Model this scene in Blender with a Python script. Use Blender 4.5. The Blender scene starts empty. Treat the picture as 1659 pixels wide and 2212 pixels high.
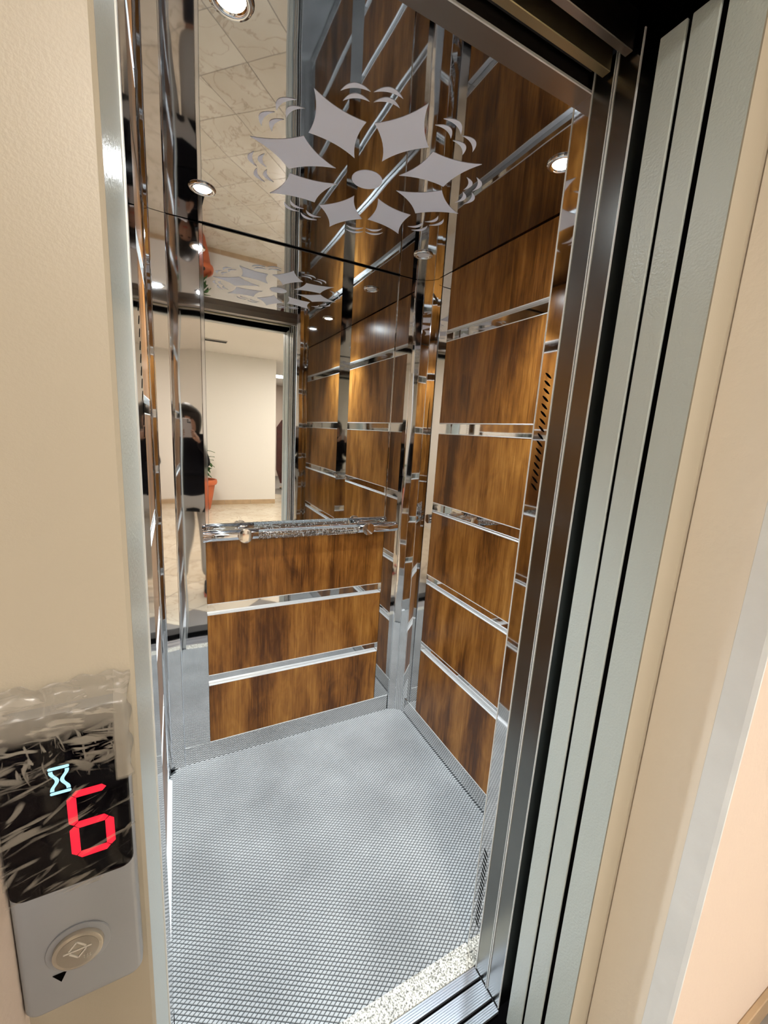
import bpy, bmesh, math, random
from mathutils import Vector, Matrix
random.seed(7)
scene = bpy.context.scene
COL = scene.collection
H = 1.484                                   # height of the phone lens above the cab floor

# ---------------------------------------------------------------- camera
cam_d = bpy.data.cameras.new('camera')
cam = bpy.data.objects.new('camera', cam_d)
COL.objects.link(cam)
YAW, PIT, ROL, FPX = 0.480424, -0.190137, -0.061052, 878.0
fwd = Vector((math.sin(YAW)*math.cos(PIT), math.cos(YAW)*math.cos(PIT), math.sin(PIT)))
rgt0 = Vector((math.cos(YAW), -math.sin(YAW), 0))
dwn0 = fwd.cross(rgt0)
rgt = math.cos(ROL)*rgt0 + math.sin(ROL)*dwn0
dwn = -math.sin(ROL)*rgt0 + math.cos(ROL)*dwn0
CAM_M = Matrix((( rgt.x, -dwn.x, -fwd.x, 0), (rgt.y, -dwn.y, -fwd.y, 0), (rgt.z, -dwn.z, -fwd.z, H), (0, 0, 0, 1)))
cam.matrix_world = CAM_M
cam_d.sensor_fit = 'HORIZONTAL'
cam_d.sensor_width = 36
cam_d.lens = 36*FPX/1659
cam_d.clip_start = 0.004
scene.camera = cam

# ---------------------------------------------------------------- world, view
w = bpy.data.worlds.new('world'); scene.world = w; w.use_nodes = True
w.node_tree.nodes['Background'].inputs[0].default_value = (0.02, 0.02, 0.022, 1)
w.node_tree.nodes['Background'].inputs[1].default_value = 0.15
vs = scene.view_settings
vs.view_transform = 'Standard'; vs.look = 'None'; vs.gamma = 1.0; vs.use_curve_mapping = False
vs.exposure = 0.0
cy = scene.cycles
cy.max_bounces = 10; cy.glossy_bounces = 8; cy.diffuse_bounces = 3; cy.transmission_bounces = 6; cy.transparent_max_bounces = 12
cy.sample_clamp_indirect = 6.0
cy.blur_glossy = 0.3
cy.use_adaptive_sampling = True; cy.adaptive_threshold = 0.045

LED_W = 100.0            # each lit cab downlight
LED_COL = (0.82, 0.92, 1.0)
HALL_E = 60.0           # hall ceiling panel emission strength
HALL_COL = (1.0, 0.92, 0.83)

# ---------------------------------------------------------------- materials
def new_mat(name):
    m = bpy.data.materials.new(name); m.use_nodes = True
    nt = m.node_tree
    return m, nt, nt.nodes['Principled BSDF']

def simple(name, col, rough=0.5, metal=0.0, spec=0.5, bump=0.0, bscale=60.0, var=0.0, vscale=6.0, coat=0.0):
    m, nt, b = new_mat(name)
    b.inputs['Base Color'].default_value = (*col, 1)
    b.inputs['Roughness'].default_value = rough
    b.inputs['Metallic'].default_value = metal
    b.inputs['Specular IOR Level'].default_value = spec
    b.inputs['Coat Weight'].default_value = coat
    b.inputs['Coat Roughness'].default_value = 0.05
    g = nt.nodes.new('ShaderNodeNewGeometry')
    if bump:
        n = nt.nodes.new('ShaderNodeTexNoise'); n.inputs['Scale'].default_value = bscale; n.inputs['Detail'].default_value = 3
        nt.links.new(g.outputs['Position'], n.inputs['Vector'])
        bp = nt.nodes.new('ShaderNodeBump'); bp.inputs['Strength'].default_value = bump; bp.inputs['Distance'].default_value = 0.01
        nt.links.new(n.outputs['Fac'], bp.inputs['Height']); nt.links.new(bp.outputs['Normal'], b.inputs['Normal'])
    if var:
        n = nt.nodes.new('ShaderNodeTexNoise'); n.inputs['Scale'].default_value = vscale; n.inputs['Detail'].default_value = 4
        nt.links.new(g.outputs['Position'], n.inputs['Vector'])
        r = nt.nodes.new('ShaderNodeValToRGB')
        r.color_ramp.elements[0].position = 0.3; r.color_ramp.elements[1].position = 0.7
        r.color_ramp.elements[0].color = (*[c*(1-var) for c in col], 1)
        r.color_ramp.elements[1].color = (*[min(1, c*(1+var*0.6)) for c in col], 1)
        nt.links.new(n.outputs['Fac'], r.inputs['Fac']); nt.links.new(r.outputs['Color'], b.inputs['Base Color'])
    return m

def chrome(name, col, rough, wav=0.0, wscale=(2.5, 2.5, 1.2), dist=0.004):
    """polished steel sheet, slightly buckled"""
    m, nt, b = new_mat(name)
    b.inputs['Base Color'].default_value = (*col, 1)
    b.inputs['Metallic'].default_value = 1; b.inputs['Roughness'].default_value = rough
    if wav:
        g = nt.nodes.new('ShaderNodeNewGeometry')
        mp = nt.nodes.new('ShaderNodeMapping'); mp.inputs['Scale'].default_value = wscale
        nt.links.new(g.outputs['Position'], mp.inputs['Vector'])
        n = nt.nodes.new('ShaderNodeTexNoise'); n.inputs['Scale'].default_value = 1.0; n.inputs['Detail'].default_value = 1.0
        nt.links.new(mp.outputs['Vector'], n.inputs['Vector'])
        bp = nt.nodes.new('ShaderNodeBump'); bp.inputs['Strength'].default_value = wav; bp.inputs['Distance'].default_value = dist
        nt.links.new(n.outputs['Fac'], bp.inputs['Height']); nt.links.new(bp.outputs['Normal'], b.inputs['Normal'])
    return m

def wood_mat(name):
    m, nt, b = new_mat(name)
    N, L = nt.nodes, nt.links
    g = N.new('ShaderNodeNewGeometry'); oi = N.new('ShaderNodeObjectInfo')
    off = N.new('ShaderNodeVectorMath'); off.operation = 'SCALE'; off.inputs[0].default_value = (3.1, 2.3, 0.0)
    L.new(oi.outputs['Random'], off.inputs['Scale'])
    ad = N.new('ShaderNodeVectorMath'); ad.operation = 'ADD'
    L.new(g.outputs['Position'], ad.inputs[0]); L.new(off.outputs[0], ad.inputs[1])
    def noise(sc, detail, dist=0.0, rough=0.55):
        mp = N.new('ShaderNodeMapping'); mp.inputs['Scale'].default_value = sc; L.new(ad.outputs[0], mp.inputs['Vector'])
        n = N.new('ShaderNodeTexNoise'); n.inputs['Scale'].default_value = 1; n.inputs['Detail'].default_value = detail
        n.inputs['Distortion'].default_value = dist; n.inputs['Roughness'].default_value = rough
        L.new(mp.outputs['Vector'], n.inputs['Vector']); return n.outputs['Fac']
    big = noise((6.0, 6.0, 0.8), 3, 0.9)
    fine = noise((85, 85, 4.0), 5, 1.2, 0.6)
    fibre = noise((240, 240, 7), 3, 0.4)
    blot = noise((16, 16, 6), 4, 1.2)
    mx = N.new('ShaderNodeMath'); mx.operation = 'MULTIPLY'; L.new(fine, mx.inputs[0]); mx.inputs[1].default_value = 0.40
    a1 = N.new('ShaderNodeMath'); a1.operation = 'MULTIPLY_ADD'; L.new(big, a1.inputs[0]); a1.inputs[1].default_value = 0.88; L.new(mx.outputs[0], a1.inputs[2])
    a2 = N.new('ShaderNodeMath'); a2.operation = 'MULTIPLY_ADD'; L.new(fibre, a2.inputs[0]); a2.inputs[1].default_value = 0.22; L.new(a1.outputs[0], a2.inputs[2])
    a3 = N.new('ShaderNodeMath'); a3.operation = 'MULTIPLY_ADD'; L.new(blot, a3.inputs[0]); a3.inputs[1].default_value = 0.36; L.new(a2.outputs[0], a3.inputs[2])
    r = N.new('ShaderNodeValToRGB'); cr = r.color_ramp
    cr.elements[0].color = (0.034, 0.0105, 0.0022, 1); cr.elements[1].color = (0.50, 0.245, 0.062, 1)
    # ramp runs on 0..1: rescale the sum
    mr = N.new('ShaderNodeMapRange'); mr.inputs['From Min'].default_value = 0.58; mr.inputs['From Max'].default_value = 1.25
    L.new(a3.outputs[0], mr.inputs['Value'])
    cr.elements[0].position = 0.0; cr.elements[1].position = 1.0
    for p, c in ((0.28, (0.085, 0.028, 0.005, 1)), (0.48, (0.195, 0.073, 0.0125, 1)), (0.70, (0.32, 0.135, 0.027, 1))):
        e = cr.elements.new(p); e.color = c
    L.new(mr.outputs[0], r.inputs['Fac']); L.new(r.outputs['Color'], b.inputs['Base Color'])
    b.inputs['Roughness'].default_value = 0.30; b.inputs['Specular IOR Level'].default_value = 0.35
    bp = N.new('ShaderNodeBump'); bp.inputs['Strength'].default_value = 0.12; bp.inputs['Distance'].default_value = 0.002
    L.new(fine, bp.inputs['Height']); L.new(bp.outputs['Normal'], b.inputs['Normal'])
    return m

def brushed_mat(name, col, rough):
    m, nt, b = new_mat(name); N, L = nt.nodes, nt.links
    g = N.new('ShaderNodeNewGeometry'); mp = N.new('ShaderNodeMapping'); mp.inputs['Scale'].default_value = (1500, 1500, 30)
    L.new(g.outputs['Position'], mp.inputs['Vector'])
    n = N.new('ShaderNodeTexNoise'); n.inputs['Scale'].default_value = 1; n.inputs['Detail'].default_value = 2; L.new(mp.outputs[0], n.inputs['Vector'])
    r = N.new('ShaderNodeMapRange'); r.inputs['To Min'].default_value = rough*0.95; r.inputs['To Max'].default_value = rough*1.06
    L.new(n.outputs['Fac'], r.inputs['Value']); L.new(r.outputs[0], b.inputs['Roughness'])
    bp = N.new('ShaderNodeBump'); bp.inputs['Strength'].default_value = 0.02; bp.inputs['Distance'].default_value = 0.0005
    L.new(n.outputs['Fac'], bp.inputs['Height']); L.new(bp.outputs['Normal'], b.inputs['Normal'])
    b.inputs['Base Color'].default_value = (*col, 1); b.inputs['Metallic'].default_value = 1
    return m

def emit(name, col, st):
    m, nt, b = new_mat(name)
    b.inputs['Base Color'].default_value = (0.02, 0.02, 0.02, 1)
    b.inputs['Emission Color'].default_value = (*col, 1); b.inputs['Emission Strength'].default_value = st
    return m

def marble_mat(name, base, vein):
    m, nt, b = new_mat(name); N, L = nt.nodes, nt.links
    g = N.new('ShaderNodeNewGeometry'); oi = N.new('ShaderNodeObjectInfo')
    off = N.new('ShaderNodeVectorMath'); off.operation = 'SCALE'; off.inputs[0].default_value = (13, 7, 3); L.new(oi.outputs['Random'], off.inputs['Scale'])
    ad = N.new('ShaderNodeVectorMath'); ad.operation = 'ADD'; L.new(g.outputs['Position'], ad.inputs[0]); L.new(off.outputs[0], ad.inputs[1])
    n1 = N.new('ShaderNodeTexNoise'); n1.inputs['Scale'].default_value = 3.2; n1.inputs['Detail'].default_value = 6; n1.inputs['Distortion'].default_value = 1.2
    L.new(ad.outputs[0], n1.inputs['Vector'])
    v = N.new('ShaderNodeMath'); v.operation = 'SUBTRACT'; v.inputs[1].default_value = 0.5; L.new(n1.outputs['Fac'], v.inputs[0])
    va = N.new('ShaderNodeMath'); va.operation = 'ABSOLUTE'; L.new(v.outputs[0], va.inputs[0])
    r = N.new('ShaderNodeValToRGB'); r.color_ramp.elements[0].position = 0.0; r.color_ramp.elements[0].color = (*vein, 1)
    r.color_ramp.elements[1].position = 0.018; r.color_ramp.elements[1].color = (*base, 1)
    L.new(va.outputs[0], r.inputs['Fac'])
    n2 = N.new('ShaderNodeTexNoise'); n2.inputs['Scale'].default_value = 2.0; n2.inputs['Detail'].default_value = 5; L.new(ad.outputs[0], n2.inputs['Vector'])
    mx = N.new('ShaderNodeMix'); mx.data_type = 'RGBA'; mx.blend_type = 'MULTIPLY'; mx.inputs['Factor'].default_value = 0.55
    r2 = N.new('ShaderNodeValToRGB'); r2.color_ramp.elements[0].position = 0.3; r2.color_ramp.elements[0].color = (0.72, 0.66, 0.58, 1)
    r2.color_ramp.elements[1].position = 0.7; r2.color_ramp.elements[1].color = (1, 1, 1, 1)
    L.new(n2.outputs['Fac'], r2.inputs['Fac']); L.new(r.outputs['Color'], mx.inputs['A']); L.new(r2.outputs['Color'], mx.inputs['B'])
    L.new(mx.outputs['Result'], b.inputs['Base Color']); b.inputs['Roughness'].default_value = 0.18
    return m

def granite_mat(name):
    m, nt, b = new_mat(name); N, L = nt.nodes, nt.links
    g = N.new('ShaderNodeNewGeometry')
    n = N.new('ShaderNodeTexNoise'); n.inputs['Scale'].default_value = 260; n.inputs['Detail'].default_value = 3; L.new(g.outputs['Position'], n.inputs['Vector'])
    r = N.new('ShaderNodeValToRGB'); e = r.color_ramp.elements
    e[0].position = 0.36; e[0].color = (0.10, 0.095, 0.08, 1); e[1].position = 0.62; e[1].color = (0.80, 0.78, 0.70, 1)
    x = e.new(0.48); x.color = (0.46, 0.44, 0.37, 1)
    L.new(n.outputs['Fac'], r.inputs['Fac']); L.new(r.outputs['Color'], b.inputs['Base Color']); b.inputs['Roughness'].default_value = 0.4
    return m

def film_mat(name):
    """crumpled clear protective film: clear, milky along its creases"""
    m, nt, b = new_mat(name); N, L = nt.nodes, nt.links
    g = N.new('ShaderNodeNewGeometry')
    def math_(op, a, c=None, d=None):
        n = N.new('ShaderNodeMath'); n.operation = op
        for k, x in enumerate((a, c, d)):
            if x is None: continue
            if isinstance(x, (int, float)): n.inputs[k].default_value = x
            else: L.new(x, n.inputs[k])
        return n.outputs[0]
    def ramp(x, lo, hi):
        r = N.new('ShaderNodeMapRange'); r.interpolation_type = 'SMOOTHSTEP'
        r.inputs['From Min'].default_value = lo; r.inputs['From Max'].default_value = hi; L.new(x, r.inputs['Value']); return r.outputs[0]
    def streak(sc, rot, lo, hi, dist, off=0.0):
        m0 = N.new('ShaderNodeMapping'); m0.inputs['Rotation'].default_value = (0, rot, 0); m0.inputs['Location'].default_value = (off, 0, off)
        L.new(g.outputs['Position'], m0.inputs['Vector'])
        mp = N.new('ShaderNodeMapping'); mp.inputs['Scale'].default_value = sc; L.new(m0.outputs[0], mp.inputs['Vector'])
        n = N.new('ShaderNodeTexNoise'); n.inputs['Scale'].default_value = 1; n.inputs['Detail'].default_value = 2.5; n.inputs['Distortion'].default_value = dist
        L.new(mp.outputs[0], n.inputs['Vector'])
        return ramp(n.outputs['Fac'], lo, hi)
    sx = N.new('ShaderNodeSeparateXYZ'); L.new(g.outputs['Position'], sx.inputs[0])
    s1 = streak((20, 1, 170), 0.30, 0.575, 0.70, 0.5)              # long creases climbing to the right
    s2 = streak((26, 1, 110), 0.75, 0.61, 0.72, 0.5, 3.0)
    s3 = streak((150, 1, 42), 0.10, 0.56, 0.68, 1.6, 5.0)           # short steep folds of the bunched upper edge
    s4 = streak((30, 1, 120), -0.15, 0.50, 0.62, 1.2, 7.0)
    up = ramp(sx.outputs['Z'], 1.190, 1.225); top = ramp(sx.outputs['Z'], 1.236, 1.250)
    side = math_('MULTIPLY', ramp(sx.outputs['X'], -0.0530, -0.0505), ramp(sx.outputs['Z'], 1.186, 1.190))
    low = math_('MAXIMUM', s1, s2)
    hi_ = math_('MULTIPLY', math_('MAXIMUM', s3, s4), up)
    fac = math_('MAXIMUM', math_('MULTIPLY', low, 0.27), math_('MULTIPLY', hi_, 0.40))
    fac = math_('MAXIMUM', fac, math_('MULTIPLY', top, math_('MULTIPLY_ADD', s4, 0.35, 0.30)))
    fac = math_('MAXIMUM', fac, math_('MULTIPLY', side, 0.5))
    tr = N.new('ShaderNodeBsdfTransparent'); out = N['Material Output']
    b.inputs['Base Color'].default_value = (0.50, 0.46, 0.39, 1); b.inputs['Roughness'].default_value = 0.25
    ms = N.new('ShaderNodeMixShader'); L.new(fac, ms.inputs[0]); L.new(tr.outputs[0], ms.inputs[1]); L.new(b.outputs[0], ms.inputs[2])
    L.new(ms.outputs[0], out.inputs['Surface'])
    return m

def acrylic_mat(name):
    m, nt, b = new_mat(name)
    b.inputs['Base Color'].default_value = (0.95, 0.98, 1, 1); b.inputs['Roughness'].default_value = 0.02
    b.inputs['Transmission Weight'].default_value = 1.0; b.inputs['IOR'].default_value = 1.48
    return m

M = {}
M['wood'] = wood_mat('brown oak laminate')
M['chrome'] = chrome('polished steel sheet', (0.70, 0.69, 0.68), 0.035, 0.16, (3.0, 3.0, 1.6), 0.01)
M['column'] = chrome('folded polished steel', (0.72, 0.71, 0.70), 0.03, 0.22, (5, 5, 1.9), 0.01)
M['ceil'] = chrome('mirror steel ceiling', (0.41, 0.41, 0.43), 0.02, 0.10, (3.2, 3.2, 3.2), 0.008)
M['mirror'] = chrome('silvered mirror', (0.86, 0.88, 0.87), 0.0)
M['tube'] = chrome('chrome tube', (0.78, 0.80, 0.83), 0.06)
M['etch'] = simple('etched frosted steel', (0.78, 0.84, 0.98), 0.7, 0.05, 0.3)
M['brush'] = brushed_mat('brushed steel', (0.22, 0.22, 0.205), 0.25)
M['brush_dark'] = brushed_mat('brushed steel transom', (0.27, 0.24, 0.215), 0.30)
M['alu'] = simple('satin aluminium edging', (0.82, 0.84, 0.83), 0.42, 0.35)
M['sill'] = simple('extruded aluminium sill', (0.72, 0.76, 0.82), 0.28, 0.9)
M['black'] = simple('black shadow gap', (0.003, 0.0025, 0.0025), 1.0, 0, 0.0)
M['seam'] = simple('dark joint', (0.015, 0.014, 0.014), 0.6)
M['brass'] = simple('yellow zinc rail', (0.32, 0.27, 0.16), 0.35, 0.9)
M['mat'] = simple('grey vinyl mat base', (0.022, 0.025, 0.027), 0.8)
M['stud'] = simple('grey vinyl studs', (0.37, 0.38, 0.375), 0.45, 0, 0.5, 0, 60, 0.20, 4.5)
M['white'] = simple('plain white trim', (0.82, 0.84, 0.85), 0.5)
M['granite'] = granite_mat('speckled granite')
M['cream'] = simple('cream enamel', (0.475, 0.425, 0.33), 0.38, 0, 0.5, 0.04, 420)
M['green'] = simple('grey green enamel', (0.55, 0.605, 0.57), 0.28, 0, 0.5, 0.12, 260)
M['plaster'] = simple('peach wall paint', (0.78, 0.66, 0.57), 0.8, 0, 0.3, 0.12, 90)
M['plaster_white'] = simple('bluish white plaster', (0.86, 0.89, 0.90), 0.75, 0, 0.3, 0.10, 60, 0.06, 9)
M['reveal'] = simple('pale cream plaster', (0.88, 0.80, 0.68), 0.75, 0, 0.3, 0.10, 70)
M['hallwall'] = simple('off white hall paint', (0.79, 0.765, 0.715), 0.85, 0, 0.2)
M['hallceil'] = simple('white hall ceiling', (0.80, 0.76, 0.71), 0.9, 0, 0.2)
M['marble'] = marble_mat('cream marble tile', (0.74, 0.66, 0.53), (0.52, 0.44, 0.34))
M['grout'] = simple('grey grout', (0.26, 0.235, 0.21), 0.9)
M['skirt'] = simple('tan skirting tile', (0.50, 0.36, 0.22), 0.4, 0, 0.5, 0, 60, 0.12, 9)
M['panelgrey'] = simple('satin grey panel plate', (0.37, 0.395, 0.43), 0.34, 0.25, 0.5)
M['glassblack'] = simple('black acrylic display', (0.003, 0.0025, 0.0035), 0.08, 0, 0.18)
M['red'] = emit('red led segment', (1.0, 0.0, 0.03), 1.25)
M['ice'] = emit('pale blue led symbol', (0.42, 0.84, 1.0), 1.35)
M['film'] = film_mat('crumpled clear film')
M['btn'] = simple('moulded clear button', (0.34, 0.31, 0.26), 0.22, 0.3, 0.6)
M['btnring'] = simple('satin button ring', (0.52, 0.48, 0.41), 0.25, 0.55)
M['btnmark'] = simple('pale raised mark', (0.72, 0.69, 0.62), 0.4)
M['acrylic'] = acrylic_mat('clear acrylic')
M['bubble'] = simple('white bubbles', (0.85, 0.87, 0.88), 0.4)
M['cap'] = chrome('polished cap', (0.80, 0.74, 0.68), 0.12)
M['lens'] = emit('led lens', (0.90, 0.96, 1.0), 220.0)
M['lens_off'] = simple('frosted lens', (0.70, 0.72, 0.74), 0.35)
M['pot'] = simple('terracotta', (0.52, 0.125, 0.045), 0.55, 0, 0.4, 0, 60, 0.15, 5)
M['soil'] = simple('dark soil', (0.03, 0.02, 0.012), 0.9)
M['leaf'] = simple('green leaf', (0.05, 0.13, 0.03), 0.45)
M['stem'] = simple('plant stem', (0.12, 0.13, 0.05), 0.6)
M['maroon'] = simple('dark maroon wood', (0.085, 0.012, 0.010), 0.35, 0, 0.5, 0, 60, 0.3, 12)
M['tan'] = simple('tan stone base', (0.50, 0.36, 0.24), 0.6)
M['hallpanel'] = emit('hall light panel', HALL_COL, HALL_E)
M['vent'] = simple('grey vent', (0.42, 0.40, 0.38), 0.6)
M['skin'] = simple('skin', (0.46, 0.255, 0.17), 0.5)
M['jacket'] = simple('black jacket cloth', (0.008, 0.008, 0.011), 0.85, 0, 0.2)
M['trouser'] = simple('off white trouser cloth', (0.58, 0.56, 0.52), 0.85, 0, 0.2)
M['shoe'] = simple('dark shoe', (0.012, 0.013, 0.018), 0.5)
M['sole'] = simple('coral shoe trim', (0.50, 0.12, 0.08), 0.6)
M['hair'] = simple('dark hair', (0.012, 0.009, 0.007), 0.5)
M['phone'] = simple('pale phone back', (0.62, 0.56, 0.54), 0.25, 0.1)
M['phonecam'] = simple('black lens glass', (0.01, 0.01, 0.012), 0.08)
M['eye'] = simple('dark eye', (0.02, 0.012, 0.01), 0.2)

# ---------------------------------------------------------------- builders
ORIG = {}
def tag(o, label=None, cat=None, group=None, kind=None):
    if label: o['label'] = label
    if cat: o['category'] = cat
    if group: o['group'] = group
    if kind: o['kind'] = kind
    return o

def thing(name, loc, label=None, cat=None, group=None, kind=None):
    o = bpy.data.objects.new(name, None); COL.objects.link(o)
    o.empty_display_size = 0.05; o.location = loc; ORIG[o.name] = Vector(loc)
    return tag(o, label, cat, group, kind)

def put(name, bm, mat, parent=None, smooth=False, origin=None):
    """bmesh in world coordinates -> one mesh object; origin at its base"""
    bm.normal_update()
    if origin is None:
        xs = [v.co.x for v in bm.verts]; ys = [v.co.y for v in bm.verts]; zs = [v.co.z for v in bm.verts]
        origin = Vector(((min(xs)+max(xs))/2, (min(ys)+max(ys))/2, min(zs)))
    origin = Vector(origin)
    bmesh.ops.translate(bm, verts=bm.verts, vec=-origin)
    me = bpy.data.meshes.new(name); bm.to_mesh(me); bm.free()
    mats = mat if isinstance(mat, (list, tuple)) else [mat]
    for x in mats: me.materials.append(M[x])
    if smooth:
        for p in me.polygons: p.use_smooth = True
        if smooth != True:
            me.set_sharp_from_angle(angle=math.radians(smooth))
    o = bpy.data.objects.new(name, me); COL.objects.link(o)
    if parent is not None:
        o.parent = parent; o.location = origin - ORIG[parent.name]
    else:
        o.location = origin
    ORIG[o.name] = origin
    return o

def copy_obj(o, parent=None, loc=None, rotz=None):
    c = o.copy(); COL.objects.link(c)
    if parent is not None: c.parent = parent
    if loc is not None: c.location = loc
    if rotz is not None: c.rotation_euler = (0, 0, rotz)
    return c

def bm_box(x0, x1, y0, y1, z0, z1, bev=0.0, bm=None, seg=1):
    b = bmesh.new()
    vs = [b.verts.new(p) for p in ((x0,y0,z0),(x1,y0,z0),(x1,y1,z0),(x0,y1,z0),(x0,y0,z1),(x1,y0,z1),(x1,y1,z1),(x0,y1,z1))]
    for f in ((3,2,1,0),(4,5,6,7),(0,1,5,4),(1,2,6,5),(2,3,7,6),(3,0,4,7)): b.faces.new([vs[i] for i in f])
    if bev: bmesh.ops.bevel(b, geom=list(b.edges), offset=bev, segments=seg, profile=0.5, affect='EDGES')
    if bm is None: return b
    return merge(bm, b)

def merge(a, b):
    me = bpy.data.meshes.new('tmp'); b.to_mesh(me); b.free(); a.from_mesh(me); bpy.data.meshes.remove(me); return a

def box(name, x0, x1, y0, y1, z0, z1, mat, parent=None, bev=0.0, seg=1):
    return put(name, bm_box(x0, x1, y0, y1, z0, z1, bev, None, seg), mat, parent)

def bm_prism(pts, axis, a0, a1, bm=None):
    """polygon (2d) extruded along axis: 'z' pts=(x,y); 'y' pts=(x,z); 'x' pts=(y,z)"""
    b = bmesh.new()
    def P(p, a):
        return (p[0], p[1], a) if axis == 'z' else (p[0], a, p[1]) if axis == 'y' else (a, p[0], p[1])
    lo = [b.verts.new(P(p, a0)) for p in pts]; hi = [b.verts.new(P(p, a1)) for p in pts]
    n = len(pts)
    b.faces.new(lo); b.faces.new(hi)
    for i in range(n): b.faces.new((lo[i], lo[(i+1) % n], hi[(i+1) % n], hi[i]))
    bmesh.ops.recalc_face_normals(b, faces=b.faces)
    if bm is None: return b
    return merge(bm, b)

def bm_cyl(p0, p1, r0, r1=None, seg=24, bm=None, bev=0.0):
    p0, p1 = Vector(p0), Vector(p1); r1 = r0 if r1 is None else r1
    d = p1-p0; b = bmesh.new()
    bmesh.ops.create_cone(b, cap_ends=True, segments=seg, radius1=r0, radius2=r1, depth=d.length)
    if bev:
        ed = [e for e in b.edges if abs(e.verts[0].co.z-e.verts[1].co.z) < 1e-6]
        bmesh.ops.bevel(b, geom=ed, offset=bev, segments=2, profile=0.5, affect='EDGES')
    bmesh.ops.transform(b, matrix=Matrix.Translation((p0+p1)/2) @ d.to_track_quat('Z', 'Y').to_matrix().to_4x4(), verts=b.verts)
    if bm is None: return b
    return merge(bm, b)

def bm_lathe(prof, cx, cyy, seg=32, bm=None):
    b = bmesh.new(); rings = []
    for r, z in prof:
        rings.append([b.verts.new((cx+r*math.cos(2*math.pi*i/seg), cyy+r*math.sin(2*math.pi*i/seg), z)) for i in range(seg)])
    for a, c in zip(rings, rings[1:]):
        for i in range(seg): b.faces.new((a[i], a[(i+1) % seg], c[(i+1) % seg], c[i]))
    if prof[0][0] > 0.0005: b.faces.new(list(reversed(rings[0])))
    if prof[-1][0] > 0.0005: b.faces.new(rings[-1])
    bmesh.ops.remove_doubles(b, verts=b.verts, dist=1e-5)
    bmesh.ops.recalc_face_normals(b, faces=b.faces)
    if bm is None: return b
    return merge(bm, b)

def round_rect(x0, x1, z0, z1, r, n=5):
    pts = []
    for cx, cz, a in ((x1-r, z1-r, 0), (x0+r, z1-r, 90), (x0+r, z0+r, 180), (x1-r, z0+r, 270)):
        for i in range(n+1):
            t = math.radians(a+90*i/n); pts.append((cx+r*math.cos(t), cz+r*math.sin(t)))
    return pts

# ================================================================ THE CAB
XL, XR, YF, YB, ZC = -0.067, 1.067, 0.690, 1.730, 2.171
KICK = 0.086
REC = 0.016                                   # wood panels stand this far proud of the steel sheet

# --- floor plate and rubber mat
fl = box('floor', XL-0.03, XR+0.03, YF, YB+0.03, -0.05, -0.004, 'black'); tag(fl, 'dark steel floor plate under the grey mat in the lift cab', 'floor', kind='structure')
mat_t = thing('floor_mat', (0.5, 1.2, -0.004), 'grey studded vinyl mat covering the lift cab floor', 'floor mat')
c = 0.03
mp = [(XL, YF+0.002), (XR, YF+0.002), (XR, YB-c), (XR-c, YB), (XL+c, YB), (XL, YB-c)]
put('mat_base', bm_prism(mp, 'z', -0.004, 0.0), 'mat', mat_t)
def studs():
    # small lozenge studs on a triangular grid, as the mat is moulded
    e1, e3 = Vector((0.01005, -0.0058)), Vector((0.01005, 0.0058))
    V, F = [], []
    o0 = Vector((XL, YF)); n = 150
    for i in range(-n, 2*n):
        for j in range(-n, 2*n):
            p = o0+e1*i+e3*j; x, y = p.x, p.y
            if x < XL+0.001 or x > XR-0.001 or y < YF+0.006 or y > YB-0.001: continue
            if (XR-x)+(YB-y) < c+0.010 or (x-XL)+(YB-y) < c+0.010: continue
            k = len(V); h = 0.0015
            for s_, z in ((0.425, 0.0), (0.335, h)):
                for a, b_ in ((-1, -1), (1, -1), (1, 1), (-1, 1)):
                    q = p+e1*(a*s_)+e3*(b_*s_); V.append((q.x, q.y, z))
            F.extend([(k+4,k+5,k+6,k+7),(k,k+1,k+5,k+4),(k+1,k+2,k+6,k+5),(k+2,k+3,k+7,k+6),(k+3,k,k+4,k+7)])
    me = bpy.data.meshes.new('mat_studs'); me.from_pydata([(a-0.5, b-1.2, z+0.004) for a, b, z in V], [], F); me.materials.append(M['stud'])
    o = bpy.data.objects.new('mat_studs', me); COL.objects.link(o); o.parent = mat_t; o['kind'] = 'stuff'
studs()
put('white_edge_strip', bm_prism([(XL, 1.02), (XL+0.011, 1.02), (XL+0.013, YB-c-0.035), (XL, YB-c-0.02)], 'z', 0.0, 0.0035), 'white', mat_t)  # narrow white strip along the left edge of the mat

# --- walls: steel sheet + wood panels with aluminium edging
def wall_panels(parent, axis, plane, sgn, u0, u1, bands):
    """wood panels on a wall. axis 'x': wall in the yz plane at x=plane, room towards sgn; u = y. axis 'y': u = x."""
    for z0, z1, top, bot in bands:
        def bx_(ua, ub, da, db, za, zb):
            a, b = sorted((plane+sgn*da, plane+sgn*db))
            return (a, b, ua, ub, za, zb) if axis == 'x' else (ua, ub, a, b, za, zb)
        p = box('wood_panel', *bx_(u0, u1, -REC, 0, z0, z1), 'wood', parent, 0.0006)
        if top: box('edging', *bx_(u0, u1, -REC+0.0005, 0.0008, z1-0.0012, z1+0.0018), 'alu', p)
        if bot: box('edging', *bx_(u0, u1, -REC+0.0005, 0.0008, z0-0.0018, z0+0.0012), 'alu', p)

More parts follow.
